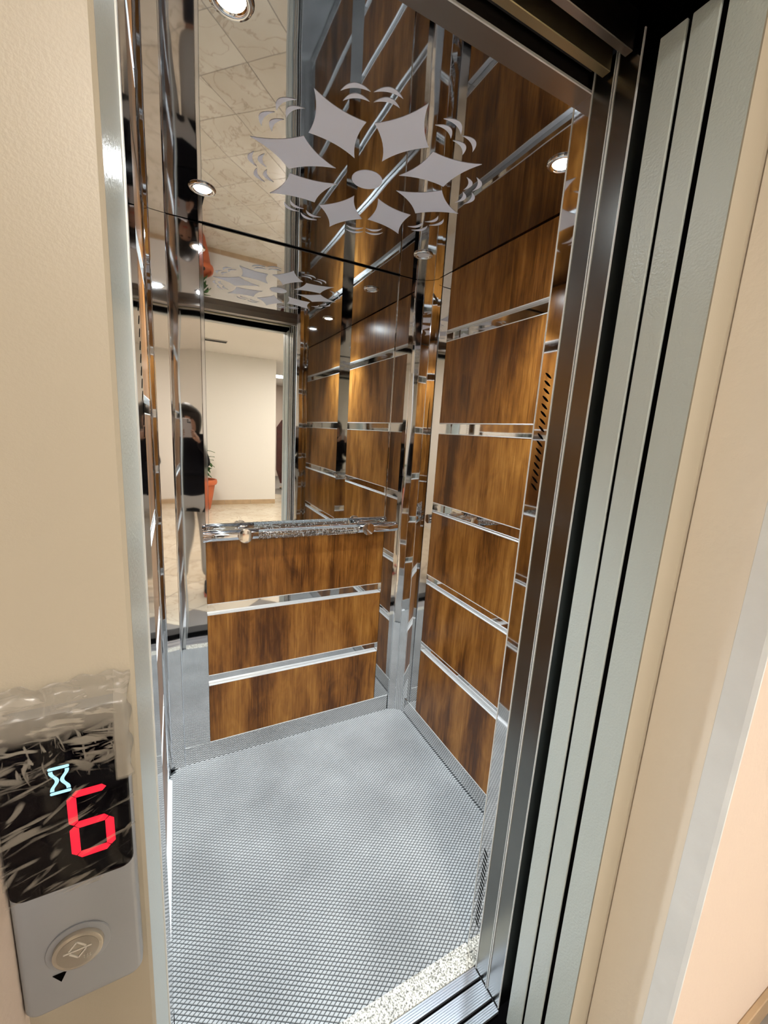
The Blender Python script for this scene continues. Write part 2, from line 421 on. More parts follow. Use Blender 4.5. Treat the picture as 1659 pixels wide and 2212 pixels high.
side_bands = [(KICK+0.003, 0.4315, 1, 0), (0.479, 0.784, 1, 1), (0.831, 1.137, 1, 1), (1.184, 1.498, 1, 1), (1.545, 1.890, 1, 1), (1.937, ZC-0.004, 0, 1)]
wr = box('wall_right', XR+REC, XR+REC+0.012, YF, YB+0.04, -0.02, ZC+0.03, 'chrome'); tag(wr, 'right cab wall of polished steel with brown wood panels', 'wall', kind='structure')
wall_panels(wr, 'x', XR, -1, 0.790, 1.558, side_bands)
box('kick_plate', XR-0.0005, XR+REC, YF, YB-0.035, -0.003, KICK, 'chrome', wr, 0.0008)
box('kick_edge', XR-0.0012, XR+0.004, YF, 1.64, KICK, KICK+0.0028, 'alu', wr)
box('margin_strip', XR-0.0002, XR+REC, 1.5595, 1.652, KICK+0.003, ZC-0.002, 'chrome', wr)
box('margin_strip', XR-0.0002, XR+REC, YF, 0.7885, KICK+0.003, ZC-0.002, 'chrome', wr)

wl = box('wall_left', XL-REC-0.012, XL-REC, YF, YB+0.04, -0.02, ZC+0.03, 'chrome'); tag(wl, 'left cab wall of polished steel with brown wood panels', 'wall', kind='structure')
wall_panels(wl, 'x', XL, 1, 0.790, 1.558, side_bands)
box('kick_plate', XL-REC, XL+0.0005, YF, YB-0.035, -0.003, KICK, 'chrome', wl, 0.0008)
box('kick_edge', XL-0.004, XL+0.0012, YF, 1.64, KICK, KICK+0.0028, 'alu', wl)
box('margin_strip', XL-REC, XL+0.0002, 1.5595, 1.652, KICK+0.003, ZC-0.002, 'chrome', wl)
box('margin_strip', XL-REC, XL+0.0002, YF, 0.7885, KICK+0.003, ZC-0.002, 'chrome', wl)

wb = box('wall_back', XL-0.03, XR+0.03, YB+REC, YB+REC+0.012, -0.02, ZC+0.03, 'chrome'); tag(wb, 'back cab wall of polished steel with three wood panels below the mirror', 'wall', kind='structure')
wall_panels(wb, 'y', YB, -1, 0.100, 0.908, [(KICK+0.003, 0.366, 1, 0), (0.415, 0.693, 1, 1), (0.742, 1.012, 1, 1)])
box('kick_plate', -0.002, 0.990, YB-0.0005, YB+REC, -0.003, KICK, 'chrome', wb, 0.0008)
box('kick_edge', -0.002, 0.990, YB-0.0014, YB+0.004, KICK, KICK+0.0028, 'alu', wb)
# flat margins beside mirror and wood; the left one bows a little out of plane
put('margin_strip', bm_prism([(-0.003, YB), (0.0985, YB-0.0033), (0.0985, YB+REC), (-0.003, YB+REC)], 'z', KICK+0.003, ZC-0.002), 'column', wb)
box('margin_strip', 0.9095, 0.994, YB-0.0002, YB+REC, KICK+0.003, ZC-0.002, 'chrome', wb)

# mirror with a thin chrome frame
mt = thing('wall_mirror', (0.5, YB, 1.030), 'tall frameless mirror filling the upper back wall of the cab', 'mirror')
box('glass', 0.113, 0.905, YB-0.0006, YB+0.006, 1.030, ZC-0.003, 'mirror', mt, 0.0005)
box('side_trim', 0.1005, 0.1125, YB-0.0035, YB+0.008, 1.030, ZC-0.003, 'tube', mt, 0.0008)
box('side_trim', 0.9056, 0.9090, YB-0.006, YB+0.008, 1.030, ZC-0.003, 'tube', mt, 0.0008)
box('top_seam', 0.1128, 0.905, YB-0.003, YB-0.0008, ZC-0.0052, ZC-0.0036, 'seam', mt)

# corner columns: three-fold cove of polished steel
def corner(label, pts, sx):
    """pts: folds from the back wall round to the side wall"""
    (bx, by), (x, y) = pts[0], pts[-1]
    poly = list(pts)+[(x+sx*0.010, y), (x+sx*0.010, YB+REC), (bx, YB+REC)]
    t = thing('corner_column', (bx+sx*0.04, by-0.03, 0.0), label, 'corner trim', 'folded corner columns of the cab')
    put('cove', bm_prism(poly, 'z', 0.0, ZC-0.001), 'column', t)
    put('lip', bm_box(bx-0.0022, bx+0.0022, by-0.0045, by+0.001, 0.0, ZC-0.001, 0.0008), 'tube', t)
    put('lip', bm_box(x-0.0022, x+0.0022, y-0.0022, y+0.0022, 0.0, ZC-0.001, 0.0008), 'tube', t)
    for x1, y1 in pts[1:-1]:
        put('fold', bm_cyl((x1-sx*0.0005, y1-0.0005, 0), (x1-sx*0.0005, y1-0.0005, ZC-0.001), 0.0016, seg=8), 'tube', t)
corner('folded polished steel column in the back right corner beside the mirror', [(0.995, 1.730), (1.032, 1.7147), (1.0602, 1.6864), (1.0755, 1.6494)], 1)
corner('folded polished steel column in the back left corner left of the mirror', [(-0.003, 1.7285), (-0.0530, 1.7238), (-0.0650, 1.6930), (-0.0670, 1.6550)], -1)

# --- front returns, with vent slots in their end faces, and the transom
XO0, XO1 = -0.0365, 0.730                       # clear opening of the cab
def slot_mesh():
    b = bmesh.new(); n = 10; pts = []
    L_, W = 0.0115, 0.0026
    for i in range(n):
        t = 2*math.pi*i/n
        u = L_*math.cos(t); v = W*math.sin(t)*abs(math.sin(t))**0.3
        a = math.radians(38)
        pts.append((u*math.cos(a)-v*math.sin(a), u*math.sin(a)+v*math.cos(a)))
    f0 = [b.verts.new((0, p[0], p[1])) for p in pts]; b.faces.new(f0)
    r = bmesh.ops.extrude_face_region(b, geom=b.faces[:]); vs_ = [g for g in r['geom'] if isinstance(g, bmesh.types.BMVert)]
    bmesh.ops.translate(b, verts=vs_, vec=(0.0008, 0, 0)); bmesh.ops.recalc_face_normals(b, faces=b.faces)
    me = bpy.data.meshes.new('vent_slot'); b.to_mesh(me); b.free(); me.materials.append(M['black']); return me
SLOT = slot_mesh()
def add_slots(parent, xface, ori, z_list):
    for z in z_list:
        o = bpy.data.objects.new('vent_slot', SLOT); COL.objects.link(o); o.parent = parent
        o.location = Vector((xface-0.0004, 0.667, z)) - ORIG[parent.name]
wf = box('wall_front', XO1, XR+REC, 0.648, YF, -0.002, ZC+0.03, 'chrome'); tag(wf, 'polished steel front return right of the cab door with slanted vent slots', 'wall', kind='structure')
zs_ = [1.385+i*0.01627 for i in range(16)]
add_slots(wf, XO1, 1, zs_)
add_slots(wf, XO1, 1, [0.12+i*0.0163 for i in range(16)])
box('edge_lip', XO1-0.0015, XO1+0.0015, 0.6465, 0.650, 0.0, 2.14, 'alu', wf)
box('edge_lip', XO1-0.0012, XO1+0.0012, 0.6890, 0.6912, 0.0, 2.14, 'alu', wf)
wfl = box('wall_front_left', XL-REC, XO0, 0.555, YF, -0.002, ZC+0.03, 'chrome'); tag(wfl, 'narrow polished steel front return on the left of the cab door with vent slots', 'wall', kind='structure')
add_slots(wfl, XO0, 1, zs_)
add_slots(wfl, XO0, 1, [0.12+i*0.0163 for i in range(16)])
tr = box('wall_front_top', XO0, XO1, 0.648, YF, 2.140, ZC+0.03, 'brush_dark'); tag(tr, 'brushed steel transom above the cab door opening', 'wall', kind='structure')
box('edge_lip', XO0, XO1, 0.6465, 0.6490, 2.138, 2.142, 'alu', tr)

# --- ceiling with etched rosette
cl = box('ceiling', XL-0.03, XR+0.03, YF-0.0, YB+0.03, ZC, ZC+0.02, 'ceil'); tag(cl, 'mirror polished steel cab ceiling with an etched flower', 'ceiling', kind='structure')
FC = (0.500, 1.182)
ZE = ZC-0.0006
def flat_poly(name, pts, th=0.0006):
    b = bmesh.new(); lo = [b.verts.new((x, y, -th)) for x, y in pts]; hi = [b.verts.new((x, y, 0)) for x, y in pts]
    b.faces.new(list(reversed(lo))); b.faces.new(hi)
    for i in range(len(pts)): b.faces.new((lo[i], lo[(i+1) % len(pts)], hi[(i+1) % len(pts)], hi[i]))
    bmesh.ops.recalc_face_normals(b, faces=b.faces)
    me = bpy.data.meshes.new(name); b.to_mesh(me); b.free(); me.materials.append(M['etch']); return me
def arc_edge(p, q, sag, n=8):
    p, q = Vector(p), Vector(q); m_ = (p+q)/2; nrm = Vector((-(q-p).y, (q-p).x)).normalized()
    out = []
    for i in range(n):
        t = i/n; s = 4*t*(1-t)*sag
        out.append(tuple(p.lerp(q, t)+nrm*s))
    return out
def polar(r, a): return (r*math.cos(math.radians(a)), r*math.sin(math.radians(a)))
A, B, C_, D_ = polar(0.312, 0), polar(0.213, 20), polar(0.092, 0), polar(0.213, -20)
petal_pts = arc_edge(A, B, 0.010)+arc_edge(B, C_, 0.010)+arc_edge(C_, D_, 0.010)+arc_edge(D_, A, 0.010)
PETAL = flat_poly('petal', petal_pts)
def place_flat(name, me, rot):
    o = bpy.data.objects.new(name, me); COL.objects.link(o); o.parent = cl
    o.location = Vector((FC[0], FC[1], ZC-0.0002)) - ORIG[cl.name]; o.rotation_euler = (0, 0, math.radians(rot)); return o
for k in range(8): place_flat('petal', PETAL, 45*k)
CEN = flat_poly('rosette_centre', [polar(0.0425, i*360/40) for i in range(40)])
place_flat('rosette_centre', CEN, 0)
# crescents: two pairs in every gap, built around the gap's axis
def crescent(rc, off):
    half = 6.0
    a0, a1 = polar(rc-0.020, off-half), polar(rc-0.020, off+half)
    outer = arc_edge(a1, a0, 0.0205, 14); inner = arc_edge(a0, a1, -0.0085, 14)
    return flat_poly('crescent', outer+inner)
CR = [crescent(0.318, 6.6), crescent(0.318, -6.6), crescent(0.292, 6.9), crescent(0.292, -6.9)]
for k in range(8):
    for me in CR: place_flat('crescent', me, 45*k+22.5)

# --- recessed downlights
def downlight(x, y, on, label):
    t = thing('downlight', (x, y, ZC-0.006), label, 'downlight', 'four downlights of the cab ceiling')
    put('ring', bm_lathe([(0.0235, ZC-0.0005), (0.0245, ZC-0.004), (0.029, ZC-0.006), (0.036, ZC-0.0045), (0.0385, ZC-0.0006)], x, y, 36), 'tube', t, True)
    put('lens', bm_lathe([(0.0, ZC-0.0034), (0.014, ZC-0.0033), (0.0232, ZC-0.0024), (0.0232, ZC-0.0006)], x, y, 32), 'lens' if on else 'lens_off', t, 30)
    if on:
        ld = bpy.data.lights.new('downlight_lamp', 'SPOT'); ld.energy = LED_W; ld.color = LED_COL
        ld.spot_size = math.radians(96); ld.spot_blend = 1.0; ld.shadow_soft_size = 0.02
        lo = bpy.data.objects.new('downlight_lamp', ld); COL.objects.link(lo); lo.parent = t; lo.location = (0, 0, -0.003)
downlight(0.100, 1.494, True, 'bright ceiling downlight in the back left corner above the mirror edge')
downlight(0.881, 1.493, False, 'dim unlit ceiling downlight in the back right corner')
downlight(0.885, 0.851, True, 'bright flaring ceiling downlight near the right vent slots')
downlight(0.106, 0.860, True, 'bright ceiling downlight at the front left by the door')

# --- handrail on the back wall
RY, RZ = 1.672, 1.050
hr = thing('handrail', (0.5, YB, RZ-0.03), 'chrome handrail with a clear bubbled middle on the back wall', 'handrail')
def rail(xa, xb, r, mat, nm='tube'):
    return put(nm, bm_cyl((xa, RY, RZ), (xb, RY, RZ), r, seg=32, bev=0.0015), mat, hr, 40)
rail(0.086, 0.294, 0.0240, 'tube'); rail(0.738, 0.940, 0.0240, 'tube')
ac = rail(0.2945, 0.7375, 0.0235, 'acrylic', 'clear_rod')
bb = bmesh.new()
for i in range(280):
    x = random.uniform(0.300, 0.732); a = random.uniform(0, 2*math.pi); r = 0.0185*math.sqrt(random.random())
    s = random.uniform(0.0009, 0.0025)
    bmesh.ops.create_icosphere(bb, subdivisions=1, radius=s, matrix=Matrix.Translation((x, RY+r*math.cos(a), RZ+r*math.sin(a))))
bo = put('bubbles', bb, 'bubble', ac); bo['kind'] = 'stuff'
for xb in (0.2415, 0.7820):
    bk = put('bracket', bm_cyl((xb, YB-0.0005, RZ), (xb, RY-0.026, RZ), 0.0135, seg=28, bev=0.001), 'tube', hr, 40)
    put('end_cap', bm_cyl((xb, RY-0.026, RZ), (xb, RY-0.032, RZ), 0.0285, seg=36, bev=0.0012), 'cap', bk, 40)
    put('wall_flange', bm_cyl((xb, YB-0.0010, RZ), (xb, YB-0.006, RZ), 0.024, seg=28, bev=0.001), 'tube', bk, 40)

# --- granite threshold and car sill
gt = box('granite_threshold', XO0, XO1, 0.646, YF+0.010, -0.03, 0.0022, 'granite', None, 0.0012); tag(gt, 'rough speckled granite strip between floor mat and door sill', 'threshold')
sl = thing('door_sill', (0.34, 0.594, -0.02), 'ribbed aluminium car door sill with two black guide grooves', 'sill')
box('sill_body', XO0, 0.7165, 0.543, 0.6455, -0.02, -0.008, 'black', sl)
def ribbed(y0, y1):
    b = bmesh.new(); n = max(2, round((y1-y0)/0.0046)); p = (y1-y0)/n
    prof = [(y0, -0.008)]
    for i in range(n):
        a = y0+i*p; prof += [(a+0.0004, -0.0002), (a+p*0.70, -0.0002), (a+p*0.74, -0.0022), (a+p*0.97, -0.0022)]
    prof += [(y1, -0.0022), (y1, -0.008)]
    return bm_prism(prof, 'x', XO0, 0.7165)
for a, b_ in ((0.543, 0.5645), (0.5715, 0.6135), (0.6205, 0.6455)): put('rib_strip', ribbed(a, b_), 'sill', sl)
box('sill_end', 0.7165, 0.7180, 0.543, 0.6455, -0.012, 0.0008, 'seam', sl)

# --- car door panels, pushed open to the right
def car_panel(y0, y1, label):
    t = thing('car_door_panel', (0.9, (y0+y1)/2, 0.003), label, 'lift door', 'open sliding door leaves')
    box('leaf', 0.7185, 1.062, y0+0.0012, y1-0.0012, 0.003, 2.170, 'brush', t, 0.0010)
    box('edge_lip', 0.7165, 0.7200, y1-0.0026, y1-0.0004, 0.003, 2.170, 'alu', t)
    box('edge_lip', 0.7165, 0.7200, y0+0.0004, y0+0.0022, 0.003, 2.170, 'alu', t)
car_panel(0.546, 0.5925, 'brushed steel sliding cab door leaf nearest the landing, pushed open')
car_panel(0.5945, 0.6400, 'brushed steel sliding cab door leaf nearest the vent slots, pushed open')
# door header cavity with its rails
hd = thing('door_header', (0.34, 0.6, 2.14), 'dark door hanger rails above the cab door opening', 'door rail')
box('cavity_shade_plate', XO0-0.03, 1.1, 0.521, 0.645, 2.262, 2.27, 'black', hd)  # black plate stands in for the darkness up inside the cavity
box('hanger_rail', XO0-0.02, 0.712, 0.600, 0.616, 2.138, 2.20, 'brass', hd, 0.001)
box('hanger_rail', XO0-0.02, 0.712, 0.560, 0.574, 2.142, 2.20, 'brush_dark', hd, 0.001)
box('cover_strip', XO0-0.02, 0.712, 0.622, 0.644, 2.165, 2.20, 'seam', hd)

# ================================================================ LANDING DOOR
fr = thing('door_frame', (0.34, 0.44, 0.0), 'cream enamelled steel landing door frame carrying the call panel', 'door frame')
ZL = 2.135
# left post: cream face, grey green return
put('face_plate', bm_prism([(-0.1335, 0.368), (-0.0395, 0.368), (-0.0365, 0.371), (-0.0365, 0.3735), (-0.1335, 0.3735)], 'z', 0, ZL+0.08), 'cream', fr)
put('jamb_return', bm_prism([(-0.0365, 0.3737), (-0.0365, 0.5380), (-0.0415, 0.5380), (-0.0415, 0.3737)], 'z', 0, ZL), 'green', fr)
box('jamb_edge', -0.0385, -0.0345, 0.5382, 0.5440, 0, ZL, 'alu', fr, 0.0005)
# right post
put('face_plate', bm_prism([(0.7195, 0.368), (0.776, 0.368), (0.780, 0.3695), (0.8135, 0.381), (0.8135, 0.3865), (0.7195, 0.3735)], 'z', 0, ZL+0.08), 'cream', fr)
put('jamb_return', bm_prism([(0.7180, 0.3695), (0.7180, 0.4200), (0.7700, 0.4200), (0.7700, 0.3740), (0.7195, 0.3740)], 'z', 0, ZL), 'green', fr)
# lintel
put('lintel_face', bm_prism([(0.368, ZL), (0.3735, ZL), (0.3735, ZL+0.10), (0.368, ZL+0.10)], 'x', -0.0365, 0.718), 'cream', fr)
put('lintel_return', bm_prism([(0.3737, ZL), (0.422, ZL), (0.422, ZL+0.004), (0.3737, ZL+0.004)], 'x', -0.0365, 0.77), 'green', fr)
box('cavity_shade_plate', -0.08, 1.1, 0.4190, 0.5200, ZL+0.120, ZL+0.127, 'black', fr)  # added black plate, shade above the landing leaves
box('cavity_shade_board', -0.08, 1.1, 0.4180, 0.4218, ZL+0.0045, ZL+0.119, 'black', fr)  # black sheet towards the cab, painted as the shade of the door cavity
def hall_panel(y0, y1, x0, label):
    t = thing('landing_door_panel', (0.9, (y0+y1)/2, 0.003), label, 'lift door', 'open sliding door leaves')
    box('leaf', x0, 1.06, y0, y1, 0.003, ZL-0.001, 'green', t, 0.0016, 2)
hall_panel(0.4310, 0.4708, 0.7185, 'grey green landing door leaf beside the cream frame, pushed open')
hall_panel(0.4775, 0.5180, 0.7180, 'grey green landing door leaf beside the black shaft gap, pushed open')

box('gap_shade', 0.7225, 0.98, 0.4202, 0.4308, 0.003, ZL-0.001, 'black', fr)  # black blocks stand in for the shade in the gaps beside the leaves
box('gap_shade', 0.7225, 0.98, 0.4711, 0.4772, 0.003, ZL-0.001, 'black', fr)
# --- call panel with display on the left post
CPX0, CPX1, CPZ0, CPZ1 = -0.1300, -0.0430, 0.969, 1.258
CY0 = 0.368
cp = thing('call_panel', (-0.087, CY0, CPZ0), 'grey call panel with black display showing a red 6 and round button', 'call panel')
def plate(name, pts, y0, y1, mat, parent, bev=0.0):
    b = bm_prism(pts, 'y', y0, y1)
    if bev:
        ed = [e for e in b.edges if abs(e.verts[0].co.y-y0) < 1e-6 and abs(e.verts[1].co.y-y0) < 1e-6]
        bmesh.ops.bevel(b, geom=ed, offset=bev, segments=3, profile=0.5, affect='EDGES')
    return put(name, b, mat, parent, 35)
plate('back_plate', round_rect(CPX0, CPX1, CPZ0, CPZ1, 0.011), CY0-0.0125, CY0, 'panelgrey', cp, 0.004)
scr = plate('display', [p for p in round_rect(CPX0+0.001, CPX1-0.0012, 1.096, CPZ1-0.0012, 0.010)], CY0-0.0140, CY0-0.0110, 'glassblack', cp, 0.0012)
YS = CY0-0.0141
def seg_poly(nm, pts, mat, parent, y=YS): return put(nm, bm_prism(pts, 'y', y-0.0003, y), mat, parent)
# the digit 6: six lit segments, sheared like a seven segment display
SX0, SX1, SZ0, SZ1 = -0.0866, -0.0562, 1.1215, 1.1865
def seg_h(xa, xb, z, t):
    return [(xa+t*0.10, z), (xa+t*0.55, z+t/2), (xb-t*0.55, z+t/2), (xb-t*0.10, z), (xb-t*0.55, z-t/2), (xa+t*0.55, z-t/2)]
def seg_v(x, za, zb, t):
    return [(x, za+t*0.10), (x+t/2, za+t*0.55), (x+t/2, zb-t*0.55), (x, zb-t*0.10), (x-t/2, zb-t*0.55), (x-t/2, za+t*0.55)]
tk = 0.0062; zm = (SZ0+SZ1)/2
xl, xr = SX0+tk/2, SX1-tk/2; zb, zt = SZ0+tk/2, SZ1-tk/2
SEG = [seg_h(xl, xr, zt, tk), seg_v(xl, zm, zt, tk), seg_h(xl, xr, zm, tk), seg_v(xl, zb, zm, tk), seg_v(xr, zb, zm, tk), seg_h(xl, xr, zb, tk)]
for s in SEG: seg_poly('digit_segment', s, 'red', scr)
# hourglass
HX, HZ = -0.0895, 1.2005
for dz in (0.0112, -0.0112): seg_poly('hourglass_bar', round_rect(HX-0.0068, HX+0.0068, HZ+dz-0.0012, HZ+dz+0.0012, 0.0010, 2), 'ice', scr)
def hg(s):
    o, i = [], []
    for k in range(17):
        t = -1+2*k/16; xx = 0.0014+0.0036*(0.5-0.5*math.cos(math.pi*min(1, abs(t)*1.15)))
        o.append((HX+s*(xx+0.0015), HZ+t*0.0090)); i.append((HX+s*(xx-0.0011), HZ+t*0.0090))
    return o+i[::-1]
for s in (1, -1): seg_poly('hourglass_side', hg(s), 'ice', scr)
# button
BX, BZ = -0.0885, 1.030
def disc(nm, r, y0, y1, mat, parent, bev=0.001): return put(nm, bm_cyl((BX, y1, BZ), (BX, y0, BZ), r, seg=40, bev=bev), mat, parent, 40)
disc('button_collar', 0.0235, CY0-0.0140, CY0-0.0120, 'panelgrey', cp)
bt = disc('button', 0.0185, CY0-0.0175, CY0-0.0125, 'btnring', cp, 0.0015)
disc('button_face', 0.0150, CY0-0.0180, CY0-0.0172, 'btn', bt, 0.0003)
def mark(pts): return put('button_mark', bm_prism(pts, 'y', CY0-0.0186, CY0-0.0179), 'btnmark', bt)
def stroke(p, q, t=0.0013):
    p, q = Vector(p), Vector(q); n = Vector((-(q-p).y, (q-p).x)).normalized()*t/2
    return [tuple(p+n), tuple(q+n), tuple(q-n), tuple(p-n)]
mz = BZ+0.003
for p, q in (((BX-0.006, mz+0.0014), (BX, mz+0.0085)), ((BX, mz+0.0085), (BX+0.006, mz+0.0014)), ((BX-0.010, mz), (BX+0.010, mz)), ((BX-0.006, mz-0.0014), (BX, mz-0.0080)), ((BX, mz-0.0080), (BX+0.006, mz-0.0014))):
    mark(stroke(p, q))
for k in range(6):    # braille dots
    put('braille_dot', bm_cyl((BX+0.004+0.0022*(k % 3), CY0-0.0179, BZ-0.006-0.0022*(k//3)), (BX+0.004+0.0022*(k % 3), CY0-0.0187, BZ-0.006-0.0022*(k//3)), 0.0006, 0.0003, seg=8), 'btnmark', bt)
put('arrow_mark', bm_prism([(-0.1085, 1.0085), (-0.0985, 1.0085), (-0.1030, 0.9990)], 'y', CY0-0.0129, CY0-0.0124), 'black', cp)

# crumpled clear film still stuck over the display
def film():
    b = bmesh.new(); nx, nz = 60, 96
    x0, x1, z0, z1 = -0.1345, -0.0405, 1.094, 1.279
    rnd = random.Random(3)
    waves = [(rnd.uniform(0.5, 1), rnd.uniform(-1, 1), rnd.uniform(60, 260), rnd.uniform(0, 6.3)) for _ in range(9)]
    grid = []
    for j in range(nz+1):
        row = []
        for i in range(nx+1):
            u, v = i/nx, j/nz
            edge = 0.0022*math.sin(9*u+1)*v+0.0015*math.sin(31*u)*v
            x = x0+(x1-x0)*u; z = z0+(z1-z0)*v+edge
            if i in (0, nx): x += 0.0012*math.sin(40*v)
            hgt = 0
            for a, b_, fq, ph in waves: hgt += math.sin((a*(z)+b_*x*1.1)*fq*1.6+ph)
            amp = 0.00028+0.00075*max(0, (v-0.55)/0.45)
            base = CY0-0.0160
            if z > CPZ1: base += min(1, (z-CPZ1)/0.012)*0.0135
            if x > CPX1-0.001: base += min(1, (x-CPX1+0.001)/0.004)*0.008*(1 if v > 0.6 else 0.3)
            y = min(base-amp*0.4*hgt, CY0-0.0008)
            if z < CPZ1 and x < CPX1-0.0012: y = min(y, CY0-0.0150)
            row.append(b.verts.new((x, y, z)))
        grid.append(row)
    for j in range(nz):
        for i in range(nx): b.faces.new((grid[j][i], grid[j][i+1], grid[j+1][i+1], grid[j+1][i]))
    o = put('protective_film', b, 'film', None, True)
    md = o.modifiers.new('thickness', 'SOLIDIFY'); md.thickness = 0.00006
    tag(o, 'crumpled clear plastic film over the black floor display', 'plastic film')
film()

# ================================================================ THE HALL
YW = 0.238
HX0, HX1, HY1, HZC = -1.55, 3.10, -4.58, 2.70
def struct(o, label, cat): return tag(o, label, cat, kind='structure')
struct(box('wall_landing_right', 0.8135, HX1, YW, YW+0.16, 0, HZC, 'plaster'), 'peach painted landing wall right of the lift door', 'wall')
struct(box('wall_landing_left', HX0, -0.1335, YW, YW+0.16, 0, HZC, 'plaster'), 'peach painted landing wall left of the lift door', 'wall')
struct(box('wall_landing_top', -0.1335, 0.8135, YW, YW+0.16, ZL+0.08, HZC, 'plaster'), 'peach painted landing wall above the lift door', 'wall')
# reveal of the opening: beige band then bluish white band towards the hall, slightly rounded
rv = put('trim_1', bm_prism([(0.8135, 0.2370), (0.8135, 0.2820), (0.8115, 0.2820), (0.8105, 0.2450), (0.8120, 0.2378)], 'z', 0, ZL+0.08), 'plaster_white'); struct(rv, 'white edge of the landing wall beside the right door frame', 'trim')
rv = put('trim_2', bm_prism([(0.8135, 0.2822), (0.8135, 0.3800), (0.8110, 0.3780), (0.8116, 0.2822)], 'z', 0, ZL+0.08), 'reveal'); struct(rv, 'cream plaster reveal between the right frame and the white edge', 'trim')
rv = put('trim_3', bm_prism([(-0.1335, 0.2370), (-0.1335, 0.3678), (-0.1310, 0.3678), (-0.1300, 0.2450), (-0.1318, 0.2378)], 'z', 0, ZL+0.08), 'plaster'); struct(rv, 'rough plaster edge beside the call panel', 'trim')

struct(box('wall_hall_far', HX0, 1.74, HY1-0.15, HY1, 0, HZC, 'hallwall'), 'plain off white hall wall facing the lift, seen in the mirror', 'wall')
struct(box('wall_hall_left', HX0-0.1, HX0, -9.2, YW+0.16, 0, HZC, 'hallwall'), 'off white hall wall left of the lift', 'wall')
struct(box('wall_hall_right', HX1, HX1+0.1, -9.2, YW+0.16, 0, HZC, 'hallwall'), 'off white hall wall right of the lift', 'wall')
struct(box('wall_corridor_end', HX0, HX1, -9.3, -9.2, 0, HZC, 'plaster'), 'peach wall at the far end of the corridor', 'wall')
struct(box('ceiling_hall', HX0-0.1, HX1+0.1, -9.3, YW+0.16, HZC, HZC+0.05, 'hallceil'), 'white hall ceiling', 'ceiling')
# marble floor: tiles laid on the diagonal
fh = box('floor_hall', HX0-0.1, HX1+0.1, -9.3, 0.36, -0.05, -0.0035, 'grout'); struct(fh, 'cream marble hall floor of diagonal tiles', 'floor')
TS = 0.46
tb = bm_box(-TS/2+0.003, TS/2-0.003, -TS/2+0.003, TS/2-0.003, -0.012, 0.0, 0.0012)
tme = bpy.data.meshes.new('floor_tile'); tb.to_mesh(tme); tb.free(); tme.materials.append(M['marble'])
R45 = math.radians(45)
for i in range(-16, 17):
    for j in range(-16, 17):
        x = 0.30+(i-j)*TS*math.sqrt(0.5); y = -1.9+(i+j)*TS*math.sqrt(0.5)
        hlf = TS*math.sqrt(0.5)
        if x < HX0-0.2 or x > HX1+0.2 or y < HY1-1.0 or y > YW+0.12: continue
        if y+hlf > 0.36 and False: continue
        o = bpy.data.objects.new('floor_tile', tme); COL.objects.link(o); o.parent = fh
        o.location = Vector((x, y, 0.0))-ORIG[fh.name]; o.rotation_euler = (0, 0, R45)
# skirting
def skirt(nm, x0, x1, y0, y1, label): return struct(box(nm, x0, x1, y0, y1, 0, 0.085, 'skirt', None, 0.002), label, 'skirting')
bs = None
for i in range(7):
    a = HX0+i*0.47; b_ = min(a+0.4675, 1.74)
    if bs is None:
        bs = box('baseboard_far', a, b_, HY1, HY1+0.012, 0, 0.085, 'skirt', None, 0.0015); struct(bs, 'tan tile skirting along the far hall wall', 'skirting')
    else:
        box('skirting_tile', a, b_, HY1, HY1+0.012, 0, 0.085, 'skirt', bs, 0.0015)
skirt('baseboard_landing_right', 0.8135, HX1, YW-0.013, YW, 'tan skirting at the foot of the landing wall right of the lift')
skirt('baseboard_landing_left', HX0, -0.1335, YW-0.013, YW, 'tan skirting at the foot of the landing wall left of the lift')

# hall lights (the hall's own ceiling panels)
def hall_light(x, y, sx, sy, label):
    t = thing('ceiling_panel_light', (x, y, HZC-0.02), label, 'ceiling light', 'hall ceiling panel lights')
    fb = bm_box(x-sx/2-0.02, x+sx/2+0.02, y-sy/2-0.02, y-sy/2, HZC-0.02, HZC-0.0005)
    bm_box(x-sx/2-0.02, x+sx/2+0.02, y+sy/2, y+sy/2+0.02, HZC-0.02, HZC-0.0005, 0, fb)
    bm_box(x-sx/2-0.02, x-sx/2, y-sy/2, y+sy/2, HZC-0.02, HZC-0.0005, 0, fb)
    bm_box(x+sx/2, x+sx/2+0.02, y-sy/2, y+sy/2, HZC-0.02, HZC-0.0005, 0, fb)
    put('frame', fb, 'white', t)
    box('diffuser', x-sx/2, x+sx/2, y-sy/2, y+sy/2, HZC-0.012, HZC-0.002, 'hallpanel', t)
hall_light(0.05, -1.60, 0.6, 0.6, 'square warm ceiling panel light in the hall in front of the lift')
hall_light(2.35, -2.9, 0.6, 0.6, 'square warm ceiling panel light at the right side of the hall')
hall_light(2.45, -6.9, 0.6, 0.6, 'square warm ceiling panel light in the corridor beyond the hall')

# ceiling slot vent
cv = thing('ceiling_vent', (0.55, -3.45, HZC-0.012), 'short grey slot vent in the hall ceiling, seen in the mirror', 'vent')
box('frame', 0.36, 0.76, -3.52, -3.40, HZC-0.012, HZC-0.0005, 'vent', cv, 0.002)
for k in range(4): box('vane', 0.37, 0.75, -3.51+k*0.028, -3.498+k*0.028, HZC-0.016, HZC-0.011, 'seam', cv)

